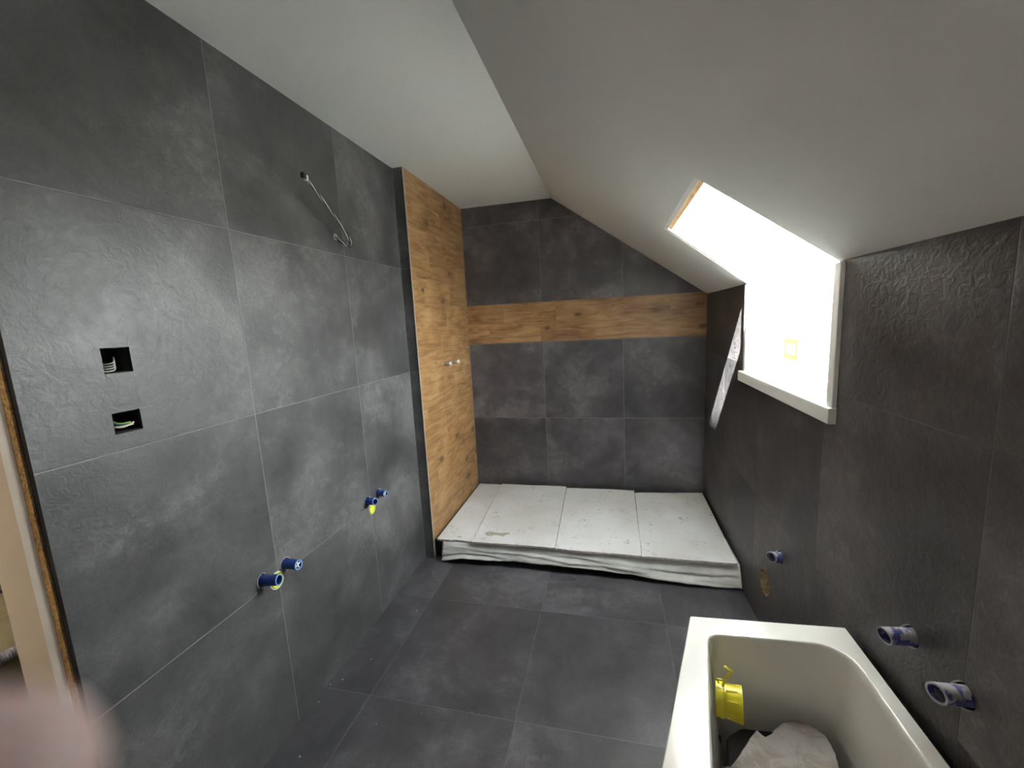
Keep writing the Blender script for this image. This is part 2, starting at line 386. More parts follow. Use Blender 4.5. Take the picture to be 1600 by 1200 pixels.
# left wall: slab with doorway, two square box cut-outs, pipe holes and cable hole
DY0, DY1, DZ = -0.30, 0.575, 2.06
wl = mesh_obj('wall_left', box_bm(-0.19, 0.0, YBACK, D+0.1, 0.0, H+0.02), M['tile_left'])
SOCK = [((0.733, 0.795), (1.384, 1.446)), ((0.731, 0.793), (1.236, 1.288))]
STUBS_L = [(1.070, 0.625, 0.0185, 0.060), (1.176, 0.622, 0.0175, 0.058), (1.712, 0.624, 0.0170, 0.048), (1.812, 0.624, 0.0160, 0.046)]
DRAIN_L = [(1.128, 0.588, 0.030), (1.742, 0.572, 0.027)]
CABLE_HOLE = (1.683, 1.869, 0.014)
cutters = [box_bm(-0.3, 0.1, DY0, DY1, -0.1, DZ)]
cutters += [box_bm(-0.06, 0.05, a[0], a[1], b[0], b[1]) for a, b in SOCK]
cutters += [lathe_bm((-0.05, y, z), (1, 0, 0), [(0, 0), (0, r+0.007), (0.1, r+0.007), (0.1, 0)]) for y, z, r, l in STUBS_L]
cutters += [lathe_bm((-0.05, y, z), (1, 0, 0), [(0, 0), (0, r+0.003), (0.1, r+0.003), (0.1, 0)]) for y, z, r in DRAIN_L]
cutters += [lathe_bm((-0.05, CABLE_HOLE[0], CABLE_HOLE[1]), (1, 0, 0), [(0, 0), (0, CABLE_HOLE[2]), (0.1, CABLE_HOLE[2]), (0.1, 0)])]
for c in cutters: bmesh.ops.recalc_face_normals(c, faces=c.faces)
cut(wl, cutters); struct(wl)
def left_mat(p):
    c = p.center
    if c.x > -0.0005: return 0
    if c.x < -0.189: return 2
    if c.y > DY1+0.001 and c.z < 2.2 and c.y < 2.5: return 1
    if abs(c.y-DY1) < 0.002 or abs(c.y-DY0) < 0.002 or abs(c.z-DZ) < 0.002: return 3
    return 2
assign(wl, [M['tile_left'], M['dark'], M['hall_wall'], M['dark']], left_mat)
# far wall, oak band as its child
bm = box_bm(-0.05, W+0.12, D, D+0.1, 0.0, H+0.35)
bmesh.ops.bisect_plane(bm, geom=bm.verts[:]+bm.edges[:]+bm.faces[:], plane_co=(0, 0, 1.45), plane_no=(0, 0, 1))
wf = struct(mesh_obj('wall_far', bm, [M['tile_far_low'], M['tile_far_high']]))
for p in wf.data.polygons: p.material_index = 1 if p.center.z > 1.45 else 0
ob = mesh_obj('oak_band', box_bm(BX, W, D-0.002, D+0.004, 1.300, 1.6014), M['wood_band'], wf)
ob['label'] = 'horizontal band of honey oak plank tiles'
# boxed-out shower side wall: dark tiled end face, oak plank tiles on the shower side
wb_ = mesh_obj('wall_shower', box_bm(-0.01, BX, YB, D+0.02, 0.0, H+0.01), [M['tile_box'], M['wood_wall'], M['dark']])
for p in wb_.data.polygons: p.material_index = 1 if p.normal.x > 0.9 else 0
struct(wb_)
wb_['label'] = 'narrow boxed wall with dark tiled end and oak plank tiles towards the shower'
tr = struct(mesh_obj('trim_1', box_bm(BX-0.002, BX+0.0035, YB-0.0035, YB+0.002, 0.0, H-0.001, bev=0.001), M['alu']))
# white sealant line where boxed wall meets left wall
tr = struct(mesh_obj('trim_2', box_bm(-0.001, 0.0016, YB-0.0016, YB+0.001, 0.0, H-0.001), M['scribe']))
# right wall with opening
WY0, WY1, WZ0 = 1.447, 2.300, 1.150
wr = mesh_obj('wall_right', box_bm(W, XO, YBACK, D+0.1, 0.0, ZK), M['tile_right'])
STUBS_R = [((W, 1.765, 0.458), (W-0.046, 1.725, 0.478), 0.0215), ((W, 1.030, 0.703), (W-0.066, 1.005, 0.716), 0.0185), ((W, 0.880, 0.699), (W-0.066, 0.850, 0.722), 0.0185)]
DRAIN_R = (1.920, 0.246, 0.060)
cutters = [box_bm(W-0.1, XO+0.1, WY0, WY1, WZ0, ZK+0.1)]
for a, b, r in STUBS_R:
    cutters.append(lathe_bm((W+0.06, a[1], a[2]), (-1, 0, 0), [(0, 0), (0, r+0.006), (0.1, r+0.006), (0.1, 0)]))
cutters.append(lathe_bm((W+0.08, DRAIN_R[0], DRAIN_R[1]), (-1, 0, 0), [(0, 0), (0, DRAIN_R[2]), (0.12, DRAIN_R[2]), (0.12, 0)]))
for c in cutters: bmesh.ops.recalc_face_normals(c, faces=c.faces)
cut(wr, cutters); struct(wr)
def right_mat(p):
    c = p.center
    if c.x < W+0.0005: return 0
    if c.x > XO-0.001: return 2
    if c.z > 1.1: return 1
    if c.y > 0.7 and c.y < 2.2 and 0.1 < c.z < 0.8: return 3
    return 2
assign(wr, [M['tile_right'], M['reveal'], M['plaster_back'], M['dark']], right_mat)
# back wall
struct(mesh_obj('wall_back', box_bm(-0.19, XO, YBACK-0.1, YBACK, 0.0, H+0.6), M['plaster_back']))
# flat ceiling, sloped ceiling
struct(mesh_obj('ceiling', box_bm(-0.19, RX, YBACK-0.1, D+0.1, H, H+0.1), M['paint']))
sec = [(RX, H), (W, ZK), (XO, ZK), (XO, outer_z(XO)), (RX, outer_z(RX))]
cs = mesh_obj('ceiling_slope', hexa_bm([(x, YBACK-0.1, z) for x, z in sec], [(x, D+0.1, z) for x, z in sec]), M['paint'])
XT = 1.431
def far_y(x): return 2.217+(x-XT)*(2.305-2.217)/(W-XT)
def prism(x0, x1, offa, offb, yn):
    a = [slope_pt(x0, yn, offa), slope_pt(x1, yn, offa), slope_pt(x1, far_y(x1), offa), slope_pt(x0, far_y(x0), offa)]
    b = [slope_pt(x0, yn, offb), slope_pt(x1, yn, offb), slope_pt(x1, far_y(x1), offb), slope_pt(x0, far_y(x0), offb)]
    return hexa_bm(a, b)
cut(cs, [prism(XT, 2.35, -0.1, TH+0.15, 1.450)])
struct(cs)
def slope_mat(p):
    c = p.center; d = SN.dot(c)-SC0
    if d < 0.002: return 0
    return 1
assign(cs, [M['paint'], M['reveal']], slope_mat)

# ------------------------------------------------------------ window
win = struct(empty('window_1', (W, 1.87, WZ0)))
def wpart(name, bm, m, lab=None):
    o = mesh_obj(name, bm, m); child(o, win)
    if lab: o['label'] = lab
    return o
wpart('sill', box_bm(W-0.022, XO-0.02, 1.410, 2.338, 1.103, 1.153, bev=0.003), M['trim'], 'white sill board')
wpart('jamb_trim', box_bm(W-0.012, W+0.10, 1.413, 1.449, 1.153, 1.582, bev=0.002), M['trim'])
wpart('jamb_trim', box_bm(W-0.010, W+0.10, 2.272, 2.303, 1.153, 1.582, bev=0.002), M['trim'])
# lining strips round the sloped part: white plaster edge and pale timber at the top
def strip(x0, x1, y0, y1, y0b, y1b, off0, off1):
    a = [slope_pt(x0, y0, off0), slope_pt(x1, y0b, off0), slope_pt(x1, y1b, off0), slope_pt(x0, y1, off0)]
    b = [slope_pt(x0, y0, off1), slope_pt(x1, y0b, off1), slope_pt(x1, y1b, off1), slope_pt(x0, y1, off1)]
    return hexa_bm(a, b)
wpart('top_lining', strip(XT-0.001, XT+0.014, 1.452, 2.214, 1.452, 2.217, 0.002, 0.02), M['reveal'])
wpart('timber_batten', strip(XT+0.008, XT+0.028, 1.454, 2.205, 1.454, 2.205, 0.010, 0.05), M['timber'], 'pale orange timber batten')
wpart('side_lining', strip(XT+0.01, W-0.01, far_y(XT+0.01)-0.022, far_y(XT+0.01), far_y(W-0.01)-0.022, far_y(W-0.01), 0.003, 0.02), M['reveal'])
# roof window outside: frame bars and panes
FT = TH-0.03
xtop = XT+SN.x*0+0.0
def sp(x, y, off): return slope_pt(x, y, off)
XE = 1.951-SN.x*FT            # slope parameter where the outer plane meets the vertical pane
for nm, (x0, x1, y0, y1) in {'a': (XT-0.05, XT, 1.40, 2.33), 'b': (XT, XE, 1.45, 1.60), 'c': (XT, XE, 2.24, 2.33), 'd': (XE-0.03, XE+0.0, 1.45, 2.33)}.items():
    wpart('frame', strip(x0, x1, y0, y1, y0, y1, FT-0.02, FT+0.05), M['trim'])
wpart('glass_pane', strip(XT, XE-0.03, 1.60, 2.24, 1.60, 2.24, FT, FT+0.006), M['glass'])
zt = outer_z(XO)-0.04
for (y0, y1, z0, z1) in ((1.447, 1.50, 1.15, zt), (2.25, 2.31, 1.15, zt), (1.50, 2.25, 1.15, 1.19), (1.50, 2.25, zt-0.04, zt)):
    wpart('frame', box_bm(XO-0.035, XO+0.02, y0, y1, z0, z1), M['trim'])
wpart('glass_pane', box_bm(XO-0.010, XO-0.004, 1.50, 2.25, 1.19, zt-0.04), M['glass'])
def patch_ring(x, y0, y1, z0, z1, w):
    bm = bmesh.new()
    for a in ((y0, y1, z0, z0+w), (y0, y1, z1-w, z1), (y0, y0+w, z0+w, z1-w), (y1-w, y1, z0+w, z1-w)): box_bm(x-0.0006, x, *a, bm=bm)
    return bm
tag(mesh_obj('sticker', patch_ring(XO-0.0101, 1.985, 2.125, 1.235, 1.325, 0.022), M['sticker']), 'yellow square sticker on the bright glass of the window', 'sticker')

# ------------------------------------------------------------ doorway frame
door = struct(empty('door_1', (-0.1, DY1, 0)))
def dpart(name, bm, m, lab=None):
    o = mesh_obj(name, bm, m); child(o, door)
    if lab: o['label'] = lab
    return o
dpart('chipboard_core', box_bm(-0.036, -0.017, DY1-0.004, DY1+0.02, 0, DZ), M['chip'], 'raw chipboard edge')
dpart('door_lining', box_bm(-0.068, -0.036, DY1-0.010, DY1+0.015, 0, DZ, bev=0.005), M['trim'], 'white rounded lining edge')
dpart('door_frame', box_bm(-0.187, -0.072, DY1-0.003, DY1+0.02, 0, DZ, bev=0.002), M['cream'], 'cream frame face')
dpart('door_frame', box_bm(-0.187, 0.0, DY0-0.02, DY0+0.01, 0, DZ, bev=0.002), M['cream'], 'cream frame face')
dpart('door_frame', box_bm(-0.187, 0.0, DY0, DY1, DZ-0.02, DZ+0.01, bev=0.002), M['cream'], 'cream frame face')
# hallway beyond
struct(mesh_obj('floor_hallway', box_bm(-1.6, -0.012, -1.3, 2.0, -0.1, -0.004), M['hall_floor']))
struct(mesh_obj('wall_hallway', box_bm(-1.7, -1.6, -1.3, 2.0, -0.1, 2.5), M['hall_wall']))
struct(mesh_obj('wall_hallway_end', box_bm(-1.6, -0.19, 1.9, 2.0, -0.1, 2.5), M['hall_wall']))
struct(mesh_obj('wall_hallway_back', box_bm(-1.7, -0.19, -1.4, -1.3, -0.1, 2.5), M['hall_wall']))
struct(mesh_obj('ceiling_hallway', box_bm(-1.7, -0.19, -1.4, 2.0, 2.5, 2.6), M['paint']))
# olive-brown carton with corrugated conduit lying on it
t = tag(empty('carton', (-1.05, 0.95, 0)), 'olive brown carton in the hallway beyond the doorway', 'box')
child(mesh_obj('carton_body', box_bm(-1.30, -0.82, 0.62, 1.28, 0, 0.56, bev=0.004), M['olive']), t)
child(mesh_obj('carton_flap', hexa_bm([(-0.825, 0.62, 0.56), (-0.825, 1.28, 0.56), (-0.72, 1.28, 0.50), (-0.72, 0.62, 0.50)], [(-0.825, 0.62, 0.564), (-0.825, 1.28, 0.564), (-0.72, 1.28, 0.504), (-0.72, 0.62, 0.504)]), M['olive']), t)
cp = spline([(-0.56, 0.30, 0.02), (-0.62, 0.45, 0.30), (-0.69, 0.62, 0.475), (-0.69, 0.80, 0.50), (-0.70, 1.0, 0.47), (-0.66, 1.3, 0.03)], 120)
cr = [0.0155+0.0035*math.sin(i*1.55) for i in range(len(cp))]
tag(mesh_obj('corrugated_conduit', tube_bm(cp, cr, 12), M['conduit'], smooth=True), 'grey corrugated conduit arching in front of the carton in the hallway', 'conduit')
tag(mesh_obj('loose_cable', tube_bm(spline([(-1.0, 0.8, 0.565), (-0.93, 0.86, 0.64), (-0.88, 0.80, 0.68), (-0.86, 0.88, 0.62), (-0.95, 0.98, 0.566)], 10), 0.005, 8), M['wire_black'], smooth=True), 'dark cable looped on top of the carton in the hallway', 'cable')

# ------------------------------------------------------------ electrical cut-outs in the left wall
def wires(parent, pts_list, r=0.0022):
    for pts, m in pts_list:
        child(mesh_obj('wire', tube_bm(spline(pts, 6), r, 8), M[m], smooth=True), parent)
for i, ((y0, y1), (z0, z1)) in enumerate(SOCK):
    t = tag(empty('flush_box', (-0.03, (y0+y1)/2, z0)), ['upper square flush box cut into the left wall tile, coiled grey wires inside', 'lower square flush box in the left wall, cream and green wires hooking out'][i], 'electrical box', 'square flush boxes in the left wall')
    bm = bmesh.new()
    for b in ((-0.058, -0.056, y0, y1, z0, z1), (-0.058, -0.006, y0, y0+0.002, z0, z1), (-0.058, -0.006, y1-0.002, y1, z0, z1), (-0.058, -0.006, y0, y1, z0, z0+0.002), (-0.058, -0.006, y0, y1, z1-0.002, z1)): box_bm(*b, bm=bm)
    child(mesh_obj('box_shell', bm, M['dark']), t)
    if i == 0:
        for k in range(4):
            zz = z0+0.006+k*0.006
            wires(t, [([(-0.045, y0+0.004, zz+0.002), (-0.02-0.003*k, y0+0.014, zz-0.001), (-0.014, y0+0.030, zz+0.001), (-0.03, y0+0.044, zz+0.008+0.002*k)], 'wire_white')], 0.0016)
    else:
        ym, zm = (y0+y1)/2, (z0+z1)/2
        wires(t, [([(-0.05, y0+0.004, z1-0.006), (-0.03, y0+0.008, zm+0.008), (-0.015, ym-0.008, zm-0.004), (-0.006, ym+0.010, zm-0.004)], 'wire_green'),
                  ([(-0.05, y0+0.006, z1-0.008), (-0.03, y0+0.010, zm+0.004), (-0.015, ym-0.008, zm-0.007), (-0.006, ym+0.012, zm-0.007)], 'wire_blue'),
                  ([(-0.05, y0+0.003, zm+0.004), (-0.03, y0+0.007, zm-0.006), (-0.015, ym-0.010, zm-0.012), (-0.004, ym+0.014, zm-0.009)], 'wire_cream'),
                  ([(-0.05, y0+0.003, zm+0.001), (-0.03, y0+0.009, zm-0.009), (-0.012, ym-0.006, zm-0.014), (-0.004, ym+0.016, zm-0.005)], 'wire_cream')], 0.0022)
# over-run saw cuts around the cut-outs
bm = bmesh.new()
for (y0, y1, z0, z1) in ((0.727, 0.733, 1.4455, 1.4462), (0.795, 0.822, 1.4455, 1.4462), (0.7945, 0.7952, 1.446, 1.463), (0.7950, 0.7957, 1.287, 1.384), (0.7335, 0.7342, 1.305, 1.384), (0.793, 0.825, 1.2878, 1.2885)):
    box_bm(-0.0001, 0.0002, y0, y1, z0, z1, bm=bm)
mesh_obj('saw_cut', bm, M['scribe'], wl)

# ------------------------------------------------------------ capped pipe stubs
def stub(root_name, a, b, r, label, group, mortar=False, plugged=False, skew=0.0):
    a = Vector(a); b = Vector(b); ax = (b-a).normalized(); L = (b-a).length
    t = tag(empty(root_name, a), label, 'pipe', group)
    inn = -ax*0.045
    bm = lathe_bm(a+inn, ax, [(0, r*0.78), (0, r), (0.045+L-0.001, r), (0.045+L, r*0.96), (0.045+L, r*0.80), (0.02, r*0.78)], 28)
    if skew:
        for v in bm.verts:
            d = (v.co-a).dot(ax)
            if d > L*0.6: v.co += ax*(v.co.z-b.z)*skew
    body = o = child(mesh_obj('pipe_body', bm, M['smeared' if mortar else 'blue']), t); auto_smooth(o)
    bm = lathe_bm(b-ax*0.0005, ax, [(0, r*0.80), (0, r*1.0), (0.0012, r*1.0), (0.0012, r*0.80)], 28, close=True)
    if skew:
        for v in bm.verts: v.co += ax*(v.co.z-b.z)*skew
    o = sub(mesh_obj('pipe_rim', bm, M['mortar_rim' if mortar else 'blue_rim']), body); auto_smooth(o)
    bm = lathe_bm(a-ax*0.01, ax, [(0, 0), (0, r*0.77), (0.002, r*0.77), (0.002, 0)], 20)
    child(mesh_obj('pipe_bottom', bm, M['blue' if not plugged else 'white_plastic']), t)
    if plugged:
        bm = bmesh.new()
        for an in (0.3, 0.3+math.pi/2):
            n = Vector((0, math.cos(an), math.sin(an))); q = Vector((0, -math.sin(an), math.cos(an)))
            pa = [b-ax*0.012+n*s*r*0.78+q*k*r*0.10 for s, k in ((-1, -1), (1, -1), (1, 1), (-1, 1))]
            h = hexa_bm(pa, [p+ax*0.010 for p in pa]); me = bpy.data.meshes.new('t'); h.to_mesh(me); h.free(); bm.from_mesh(me); bpy.data.meshes.remove(me)
        sub(mesh_obj('plug_cross', bm, M['white_plastic']), body)
    bm = lathe_bm(a+ax*-0.008, ax, [(0, r+0.0065), (0.0085, r+0.0065), (0.0085, r+0.0045), (0, r+0.0045)], 24, close=True)
    child(mesh_obj('mortar_ring', bm, M['board_edge']), t)
    return t
LAB = ['blue capped pipe stub nearest the doorway, left of the larger yellow drain cap', 'blue pipe stub with white cross plug, just right of the larger yellow drain cap',
       'open blue pipe stub above the smaller yellow drain cap, farther along the left wall', 'small blue pipe stub with white plug, nearest the boxed oak wall']
for i, (y, z, r, l) in enumerate(STUBS_L):
    stub('pipe_stub', (0, y, z), (l, y+[0.008, -0.004, -0.012, -0.012][i], z+[0.004, 0.004, 0.006, 0.004][i]), r, LAB[i], 'blue pipe stubs in the left wall', plugged=(i in (1, 3)))
for i, (y, z, r) in enumerate(DRAIN_L):
    t = tag(empty('drain_plug', (0, y, z)), ['larger round yellow drain cap between the two nearer blue stubs in the left wall', 'smaller round yellow drain cap under the farther pair of blue stubs'][i], 'drain cap', 'yellow drain caps in the left wall')
    o = child(mesh_obj('cap_disc', lathe_bm((-0.012, y, z), (1, 0, 0), [(0, 0), (0, r*0.94), (0.014, r*0.94), (0.0155, r*0.88), (0.0155, r*0.72), (0.013, r*0.68), (0.013, 0)], 32), M['lime']), t); auto_smooth(o)
    o = child(mesh_obj('drain_collar', lathe_bm((-0.03, y, z), (1, 0, 0), [(0, r*0.95), (0, r*1.04), (0.031, r*1.04), (0.031, r*0.95)], 32, close=True), M['white_plastic']), t); auto_smooth(o)
LABR = ['pale mortar-smeared blue pipe stub above the round drain hole on the window wall', 'mortar-smeared blue pipe stub above the bath, the farther of the two', 'mortar-smeared blue pipe stub above the bath, nearest the camera']
for i, (a, b, r) in enumerate(STUBS_R):
    stub('pipe_stub', a, b, r, LABR[i], 'mortar-smeared pipe stubs in the window wall', mortar=True, skew=0.45)
y, z, r = DRAIN_R
t = tag(empty('drain_pipe', (W, y, z)), 'round open cream drain pipe recessed low in the window wall', 'drain pipe')
def rust_mat():
    t_ = NT('stained_cream_pipe'); n = t_.noise(t_.tc, 30, 6, 0.7, 0.5)
    t_.l(t_.ramp(n, [(0.42, (0.55, 0.44, 0.28)), (0.58, (0.30, 0.17, 0.07))]), t_.b.inputs['Base Color']); t_.b.inputs['Roughness'].default_value = 0.6; return t_.m
M['rust'] = rust_mat()
o = child(mesh_obj('pipe_sleeve', lathe_bm((W+0.075, y, z), (-1, 0, 0), [(0, 0), (0, r-0.0005), (0.074, r-0.0005), (0.0755, r-0.003), (0.074, r-0.006), (0.004, r-0.007), (0.004, 0)], 36), M['rust']), t); auto_smooth(o)

# ------------------------------------------------------------ loose lamp cable on the left wall
t = tag(empty('lamp_cable', (0, CABLE_HOLE[0], CABLE_HOLE[1])), 'stiff black and white lamp cable looping up from a hole in the left wall', 'cable')
hy, hz = CABLE_HOLE[0], CABLE_HOLE[1]
base = [(-0.04, hy, hz), (0.0, hy+0.003, hz-0.004), (0.030, hy+0.034, hz-0.030), (0.047, hy+0.036, hz-0.034), (0.060, hy+0.005, hz-0.006), (0.080, hy-0.10, hz+0.050), (0.098, hy-0.19, hz+0.090), (0.112, hy-0.27, hz+0.125), (0.116, 1.375, 2.010)]
bp_ = spline(base, 9); fr = frames_along(bp_)
for m, ph in (('wire_black', 0.0), ('wire_white', 1.6), ('wire_black', 3.1), ('wire_white', 4.7)):
    n = len(bp_); pts = []
    for i, (p, a, b) in enumerate(fr):
        k = 0.0024*(1.6 if i < 40 else 1.0); an = ph+i*0.30; pts.append(p+(a*math.cos(an)+b*math.sin(an))*k)
    child(mesh_obj('wire', tube_bm(pts, 0.0021, 8), M[m], smooth=True), t)
e = Vector((0.116, 1.375, 2.010)); 
o = child(mesh_obj('terminal_block', box_bm(e.x-0.008, e.x+0.006, e.y-0.012, e.y+0.004, e.z-0.006, e.z+0.014, bev=0.002), M['wire_black']), t)
o = child(mesh_obj('terminal_clip', box_bm(e.x-0.006, e.x+0.007, e.y+0.003, e.y+0.012, e.z-0.010, e.z+0.008, bev=0.002), M['white_plastic']), t)
bm = lathe_bm((-0.02, hy, hz), (1, 0, 0), [(0, 0.0115), (0, 0.0138), (0.0212, 0.0138), (0.0225, 0.0128), (0.0212, 0.0115)], 24, close=True)
child(mesh_obj('cable_sleeve', bm, M['white_plastic']), t)

# ------------------------------------------------------------ shower fittings on the oak wall
for i, (y, lab) in enumerate(((2.650, 'chrome mixer connector on the oak plank wall, the one nearer the tray front'), (2.805, 'chrome mixer connector on the oak plank wall, the one nearer the far wall'))):
    t = tag(empty('mixer_connector', (BX, y, 1.198)), lab, 'pipe fitting', 'chrome mixer connectors on the oak wall')
    o = child(mesh_obj('connector_body', lathe_bm((BX-0.002, y, 1.198), (1, 0.25, 0), [(0, 0), (0, 0.014), (0.006, 0.014), (0.007, 0.010), (0.020, 0.010), (0.021, 0.013), (0.030, 0.013), (0.031, 0.010), (0.036, 0.010)], 24), M['chrome']), t); auto_smooth(o)
    o = child(mesh_obj('end_cap', lathe_bm((BX+0.033, y+0.0085, 1.198), (1, 0.25, 0), [(0, 0), (0, 0.013), (0.012, 0.013), (0.014, 0.011), (0.014, 0)], 24), M['white_plastic']), t); auto_smooth(o)

# ------------------------------------------------------------ shower tray, cover boards, fleece
TY = 2.27
tray = tag(empty('shower_tray', (0.95, TY, 0)), 'dark shower tray base hidden under the white boards', 'shower tray')
child(mesh_obj('tray_body', box_bm(BX+0.002, W-0.004, TY+0.012, D-0.004, 0.001, 0.1155, bev=0.003), M['black']), tray)
BOARDS = [  # corners: front-left, front-right, back-right, back-left ; top z
    (((0.088, 2.262), (0.318, 2.262), (0.272, 3.160), (0.084, 3.165)), 0.1315, 'narrow white board at the oak wall end of the shower tray'),
    (((0.328, 2.236), (0.838, 2.240), (0.812, 3.140), (0.282, 3.150)), 0.1450, 'white board with a grey mortar smear near its front, second from the oak wall'),
    (((0.840, 2.240), (1.322, 2.236), (1.330, 3.152), (0.815, 3.135)), 0.138, 'cleanest white board, second from the window wall on the shower tray'),
    (((1.324, 2.236), (1.808, 2.240), (1.815, 3.165), (1.334, 3.105)), 0.136, 'white scuffed board at the window wall end of the shower tray')]
for bi, (cs4, top, lab) in enumerate(BOARDS):
    n = 26; loop = []
    for k in range(4):
        a = Vector(cs4[k]); b = Vector(cs4[(k+1) % 4]); m = n if k in (0, 2) else 18
        for i in range(m):
            p = a.lerp(b, i/m); q = p.copy()
            amp = 0.0035 if k == 0 else (0.009 if k == 2 else 0.0012)
            q.y += amp*noise.noise(Vector((p.x*(9 if k == 0 else 4.5), k*5.1+bi, 0.3)))*2
            if k == 0: q.y += 0.0025*noise.noise(Vector((p.x*60, 3.3, bi)))
            loop.append(q)
    th = 0.0125
    bm = hexa_bm([(p.x, p.y, top-th) for p in loop], [(p.x, p.y, top) for p in loop])
    o = mesh_obj('cover_board', bm, [M['board'], M['board_edge']])
    for p in o.data.polygons: p.material_index = 0 if abs(p.normal.z) > 0.5 else 1
    tag(o, lab, 'board', 'white cover boards on the shower tray')
    if bi == 1:
        bm = bmesh.new(); pts = []
        for k in range(30):
            an = 2*math.pi*k/30; r = 0.055*(1+0.55*noise.noise(Vector((math.cos(an)*1.6, math.sin(an)*1.6, 2.0))))
            pts.append((0.455+r*1.25*math.cos(an), 2.345+r*0.42*math.sin(an)+0.012*math.sin(3*an), 0))
        bm = hexa_bm([(x, y, top-0.001) for x, y, _ in pts], [(x, y, top+0.0012) for x, y, _ in pts])
        sm = mesh_obj('mortar_smear', bm, M['mortar'], o); sm['label'] = 'grey mortar smear'
# fleece hanging from under the boards
bm = bmesh.new(); NX, NZ = 150, 16; gridv = []
def ztop(x): return 0.1168-0.002*abs(math.sin(x*6))
def zbot(x):
    f = max(0.0, x-0.126)/(1.80-0.126)
    z = 0.050-0.020*f-0.006*math.sin(5*x)
    if f < 0.08: z += 0.034*(f/0.08-0.0)-0.034
    if f > 0.62: z -= 0.014*(f-0.62)/0.38
    return max(z+0.004*noise.noise(Vector((x*9, 0, 0))), 0.004)
for j in range(NZ+1):
    v = j/NZ; row = []
    for i in range(NX+1):
        x = 0.126+(1.826-0.126)*i/NX; z = ztop(x)*(1-v)+zbot(x)*v
        fold = 0.015*noise.noise(Vector((x*2.0+v*1.4, v*4.2-x*2.2, 1.7)))+0.007*noise.noise(Vector((x*7-v*3, v*6+x*3, 4.2)))+0.004*noise.noise(Vector((x*22+v*9, v*14-x*9, 2.2)))
        y = 2.262-0.004-v*(0.030+0.012*x)-(fold+0.004)*min(1, v*2.2)
        y = min(y, TY+0.006)
        xx = x+(0.018*v if x < 0.2 else 0)*0
        row.append(bm.verts.new((min(xx, W-0.005), y, z)))
    gridv.append(row)
for j in range(NZ):
    for i in range(NX): bm.faces.new((gridv[j][i], gridv[j][i+1], gridv[j+1][i+1], gridv[j+1][i]))
# strip running back under the boards so the fleece is held
back = [bm.verts.new((v.co.x, TY+0.014+0.25, 0.1172)) for v in gridv[0]]
mid = [bm.verts.new((v.co.x, TY+0.014, 0.1172)) for v in gridv[0]]
for i in range(NX):
    bm.faces.new((gridv[0][i+1], gridv[0][i], mid[i], mid[i+1])); bm.faces.new((mid[i+1], mid[i], back[i], back[i+1]))
fl = mesh_obj('protective_fleece', bm, M['fleece'], smooth=True)
md = fl.modifiers.new('thickness', 'SOLIDIFY'); md.thickness = 0.0012; md.offset = 1
tag(fl, 'crumpled grey white fleece hanging over the front edge of the shower tray', 'cloth')

# ------------------------------------------------------------ bathtub
RZ = 0.550
t = tag(empty('bathtub', (1.45, 0.4, 0)), 'white acrylic bathtub tapering towards the shower beside the window wall', 'bathtub')
def arc(cx, cy, r, a0, a1, n): return [(cx+r*math.cos(math.radians(a0+(a1-a0)*i/n)), cy+r*math.sin(math.radians(a0+(a1-a0)*i/n))) for i in range(n+1)]
def round_poly(P, R, n=8):
    out = []; N = len(P)
    for i in range(N):
        a, b, c = Vector(P[i-1]), Vector(P[i]), Vector(P[(i+1) % N]); u = (a-b).normalized(); w = (c-b).normalized()
        ang = u.angle(w); d = R[i]/math.tan(ang/2); p0 = b+u*d; p1 = b+w*d
        ctr = b+(u+w).normalized()*(R[i]/math.sin(ang/2))
        v0 = p0-ctr; v1 = p1-ctr; tot = v0.angle(v1); s = 1 if v0.x*v1.y-v0.y*v1.x > 0 else -1
        for k in range(n+1):
            th = s*tot*k/n; out.append((ctr.x+v0.x*math.cos(th)-v0.y*math.sin(th), ctr.y+v0.x*math.sin(th)+v0.y*math.cos(th)))
    return out
outer = round_poly([(1.396, 1.227), (1.813, 1.249), (1.811, -0.47), (1.085, -0.47), (1.085, 0.20), (1.262, 0.758)], [0.006, 0.006, 0.03, 0.03, 0.25, 0.6])
inner = round_poly([(1.431, 1.158), (1.774, 1.172), (1.768, -0.40), (1.155, -0.40), (1.165, 0.22), (1.346, 0.700)], [0.040, 0.070, 0.10, 0.10, 0.25, 0.6])
cx = sum(p[0] for p in inner)/len(inner); cyy = 0.40
def inset(loop, d, shift=0.0):
    N = len(loop); out = []
    for i in range(N):
        a, b, c = Vector(loop[i-1]), Vector(loop[i]), Vector(loop[(i+1) % N])
        t1 = (b-a); t2 = (c-b)
        t1 = t1.normalized() if t1.length > 1e-9 else t2.normalized(); t2 = t2.normalized() if t2.length > 1e-9 else t1
        tt = (t1+t2).normalized(); nn = Vector((tt.y, -tt.x)); out.append(b+nn*d)
    return out
area = sum(inner[i-1][0]*inner[i][1]-inner[i][0]*inner[i-1][1] for i in range(len(inner)))
sg = -1 if area > 0 else 1
bm = bmesh.new(); rings = []
def ring(loop, z): 
    r = [bm.verts.new((p[0], p[1], z)) for p in loop]; rings.append(r)
LOW = [(1.45+(p[0]-1.45)*0.86, 0.40+(p[1]-0.40)*0.90) for p in outer]
ring(LOW, 0.105); ring(inset(outer, sg*0.030), 0.30); ring(inset(outer, sg*0.030), RZ-0.045)
ring(outer, RZ-0.045); ring(outer, RZ-0.003); ring(inset(outer, sg*0.003), RZ)
ring(inset(inner, -sg*0.006), RZ); ring(inset(inner, -sg*0.002), RZ-0.0015); ring(inner, RZ-0.006)
ring(inset(inner, sg*0.004), RZ-0.02)
ring(inset(inner, sg*0.012), RZ-0.10); ring(inset(inner, sg*0.035), 0.26); ring(inset(inner, sg*0.050), 0.19)
